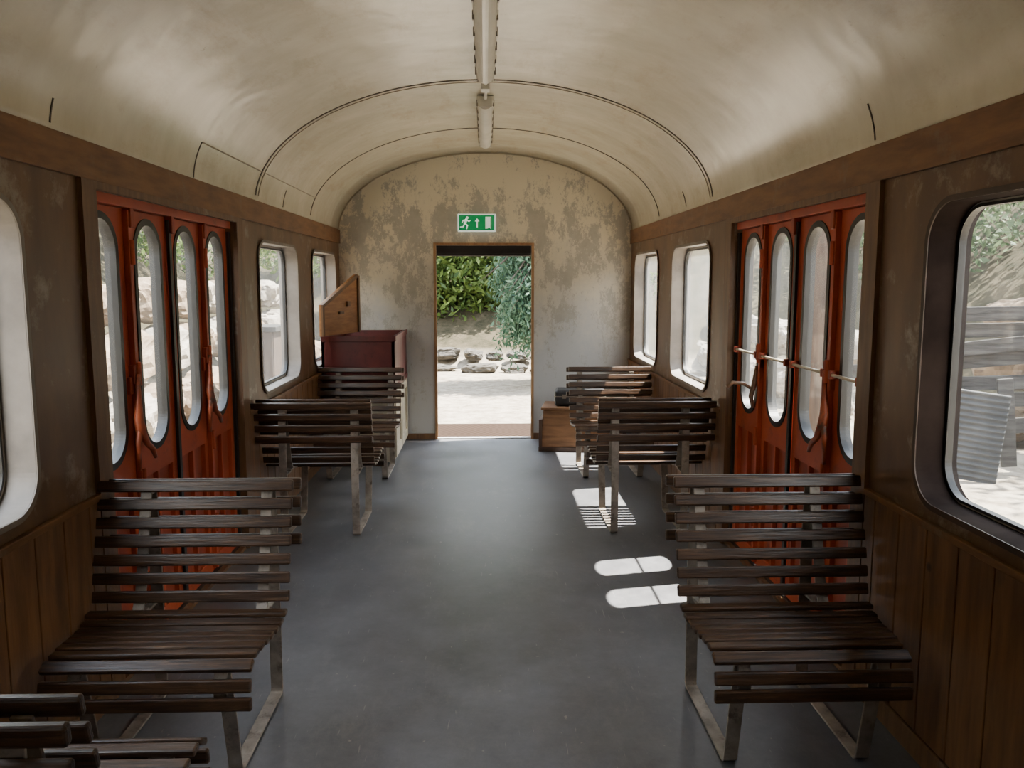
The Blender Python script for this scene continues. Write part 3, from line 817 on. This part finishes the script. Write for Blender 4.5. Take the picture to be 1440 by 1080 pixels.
def weeping(name, base, n_br, rad, ztop, mat, label, size=0.1):
    """tree of arching branches, each carrying hanging sprays of narrow leaves"""
    E = empty(name, base); P = []
    m = MB(); m.tube([(0, 0, -0.1), (0.1, 0, ztop * .5), (0, 0.05, ztop * .95)], [0.12, 0.09, 0.04])
    for i in range(n_br):
        a = random.uniform(0, 2 * math.pi); zz = random.uniform(0.35, 1.0) * ztop; R = rad * random.uniform(0.55, 1.0)
        p0 = Vector((0, 0, zz * .9)); p1 = Vector((math.cos(a) * R * .55, math.sin(a) * R * .55, zz + 0.15)); p2 = Vector((math.cos(a) * R, math.sin(a) * R, zz - 0.25))
        m.tube([p0, p1, p2], [0.02, 0.012, 0.004], 5)
        for j in range(11):
            t = random.uniform(0.25, 1.0)
            q = p0 * (1 - t) ** 2 + p1 * 2 * t * (1 - t) + p2 * t * t
            ln = random.uniform(0.25, 0.75)
            if q.z - ln < 0.15: ln = max(0.05, q.z - 0.15)
            dx, dy = random.gauss(0, .12), random.gauss(0, .12)
            k = int(ln / 0.03)
            for s_ in range(k):
                u = s_ / max(k, 1); P.append((q.x + dx * u + random.gauss(0, .035), q.y + dy * u + random.gauss(0, .035), q.z - ln * u))
    m.obj('trunk', M_bark, E, smooth=True)
    f = mk('foliage', leaves_mesh('foliage', P, size, mat, 1.0, 3.4), E); f['kind'] = 'stuff'
    return top(E, label, 'tree')
weeping('weeping_tree', (1.0, 13.0, 0), 170, 1.12, 3.2, M_leafd, 'weeping blue-green tree hanging over the gravel path', size=0.10)
tree('tree', (-1.9, 12.4, 0.0), [((0.4, 0, 2.35), (0.9, 0.8, 0.32)), ((1.0, -0.2, 2.45), (0.75, .6, .28)), ((0.4, 0, 3.0), (1.3, .8, 0.4)), ((-0.8, 0, 2.1), (0.8, .8, .5))], 4600, 0.10, M_leaf, 'spreading green tree with dark trunk beside the path')
def bank(name, x0, x1, y0, y1, z0, z1, n, size, mat, label, nbl=None, rad=(0.9, 1.0, 0.8)):
    P = []
    nb = nbl or int((y1 - y0) / 1.0) * 3
    for i in range(nb):
        c = (random.uniform(x0, x1), y0 + (y1 - y0) * (i + random.random()) / nb, random.uniform(z0, z1))
        P.append(blob(c, rad, n // nb))
    o = mk(name, leaves_mesh(name, np.concatenate(P), size, mat, 0.3))
    return top(o, label, 'shrubs', kind='stuff')
bank('shrub_bank', -6.9, -5.6, 2, 20, 2.3, 4.6, 22000, 0.15, M_leaf, 'green shrubs growing above the boulder wall')
bank('shrub_bank', 7.2, 8.4, 4, 20, 2.0, 5.0, 26000, 0.16, M_leafp, 'pale silvery-green shrubs above the yard')
bank('shrub_thicket', -3.0, 3.6, 17.6, 18.4, 0.8, 4.8, 32000, 0.15, M_leaf, 'dense green thicket closing the end of the path', 64, (1.1, 0.6, 0.7))
bank('shrub_thicket', -3.4, 4.2, 20.2, 21.0, 2.5, 6.0, 14000, 0.24, M_leaf, 'dark trees on the slope behind the thicket', 40, (1.2, 0.7, 1.0))

# fence + sheet
E = empty('plank_fence', (4.08, 7.0, -0.05), math.radians(-14))
m = MB()
for i, z in enumerate((0.60, 0.76, 0.92, 1.07, 1.21, 1.35)):
    R = Matrix.Rotation(math.radians(random.uniform(-9, -1)), 3, 'Y')
    m.box((random.uniform(-.15, .15), -0.06 * (i % 2), z), (random.uniform(1.0, 1.6), 0.035, 0.12), R)
m.box((-0.1, -0.16, 0.36), (1.3, 0.035, 0.13), Matrix.Rotation(math.radians(-7), 3, 'Y'))
m.box((0.35, -0.19, 0.45), (0.12, 0.035, 0.75), Matrix.Rotation(math.radians(-6), 3, 'Y'))
m.obj('planks', M_plank, E, bevel=0.004)
for x in (-0.75, 0.75):
    m = MB(); m.bb(x - 0.05, 0.02, 0, x + 0.05, 0.12, 1.6); m.obj('post', M_post, E, bevel=0.005)
top(E, 'weathered grey plank fence with crooked boards', 'fence')
m = MB(); nx = 120
for j in range(2):
    for i in range(nx + 1):
        m.v.append((-0.40 + 0.80 * j, 0.009 * math.sin(i * 2 * math.pi / 8), 0.74 * i / nx))
for i in range(nx): m.f.append((i, i + 1, nx + 2 + i, nx + 1 + i))
o = m.obj('corrugated_sheet', M_corr, smooth=True, loc=(3.80, 6.66, -0.03)); o.rotation_euler = (math.radians(-10), math.radians(6), math.radians(-28))
s_ = o.modifiers.new('t', 'SOLIDIFY'); s_.thickness = 0.003
top(o, 'corrugated zinc sheet leaning on the plank fence', 'metal sheet')
m = MB(); m.tube([(0, 0, -0.1), (0.02, 0, 2.0), (0, 0.01, 4.2)], [0.085, 0.08, 0.07], 12)
o = m.obj('timber_pole', M_post, smooth=True, loc=(2.75, 6.80, 0)); top(o, 'dark brown timber pole standing outside folding door', 'pole')
E = empty('timber_box', (-2.75, 9.9, 0))
m = MB(); m.bb(-0.3, -0.25, -0.05, 0.3, 0.25, 1.0)
for k in range(5): m.bb(-0.30 + 0.12 * k + 0.005, -0.27, 0, -0.19 + 0.12 * k, -0.25, 1.0)
m.obj('body', M_post, E, bevel=0.006)
m = MB(); m.bb(-0.34, -0.29, 1.0, 0.34, 0.29, 1.06); m.obj('lid', M_plank, E, bevel=0.006)
top(E, 'weathered timber box beside the boulder wall', 'box')

# unseen roof on posts, added to keep sun off near windows and door leaves
E = empty('sun_blocker', (3.6, 0.4, 0))
m = MB(); n = 120
for j, x in enumerate((-1.0, 1.0)):
    for i in range(n + 1): m.v.append((x, -4.1 + 8.02 * i / n, 5.2 + 0.15 * (x + 1) + 0.02 * math.sin(i * 1.2)))
for i in range(n): m.f.append((i, i + 1, n + 2 + i, n + 1 + i))
m.obj('roof', M_corr, E)
for y in (-3.9, 3.7):
    m = MB(); m.bb(0.85, y - 0.07, -0.1, 0.99, y + 0.07, 5.45); m.obj('post', M_post, E)
    m = MB(); m.bb(-1.0, y - 0.05, 5.02, 1.0, y + 0.05, 5.16); m.obj('beam', M_post, E)
top(E, 'added out-of-view corrugated roof on timber posts, blocks sun from the near windows', 'sun_blocker')

# ------------------------------------------------------------ light
w = D.worlds.new('sky'); bpy.context.scene.world = w; w.use_nodes = True
nt = w.node_tree; bg = nt.nodes['Background']
tc = N(nt, 'ShaderNodeTexCoord'); sep = N(nt, 'ShaderNodeSeparateXYZ'); nt.links.new(tc.outputs['Generated'], sep.inputs[0])
r = ramp(nt, [(0.0, (1.0, 0.97, 0.91)), (0.35, (0.94, 0.96, 0.98)), (1.0, (0.66, 0.79, 1.0))])
nt.links.new(sep.outputs[2], r.inputs[0]); nt.links.new(r.outputs[0], bg.inputs[0]); bg.inputs[1].default_value = 11.5
L = D.lights.new('sun', 'SUN'); L.energy = 70; L.angle = math.radians(0.6); L.color = (1, 0.95, 0.86)
o = D.objects.new('sun', L); C.objects.link(o); o.location = (5, 2, 9)
o.rotation_euler = Vector((-0.504, -0.10, -1)).to_track_quat('-Z', 'Y').to_euler()

# ------------------------------------------------------------ camera
cam = D.cameras.new('camera'); cam.sensor_width = 36; cam.lens = 1165 / 1440 * 36; cam.clip_start = 0.02; cam.clip_end = 200
co = D.objects.new('camera', cam); C.objects.link(co); co.location = (0, 0, 1.584)
th = math.atan(145 / 1165); ps = math.radians(1.82)
fwd = Vector((math.sin(ps) * math.cos(th), math.cos(ps) * math.cos(th), -math.sin(th)))
co.rotation_euler = fwd.to_track_quat('-Z', 'Y').to_euler()
bpy.context.scene.camera = co
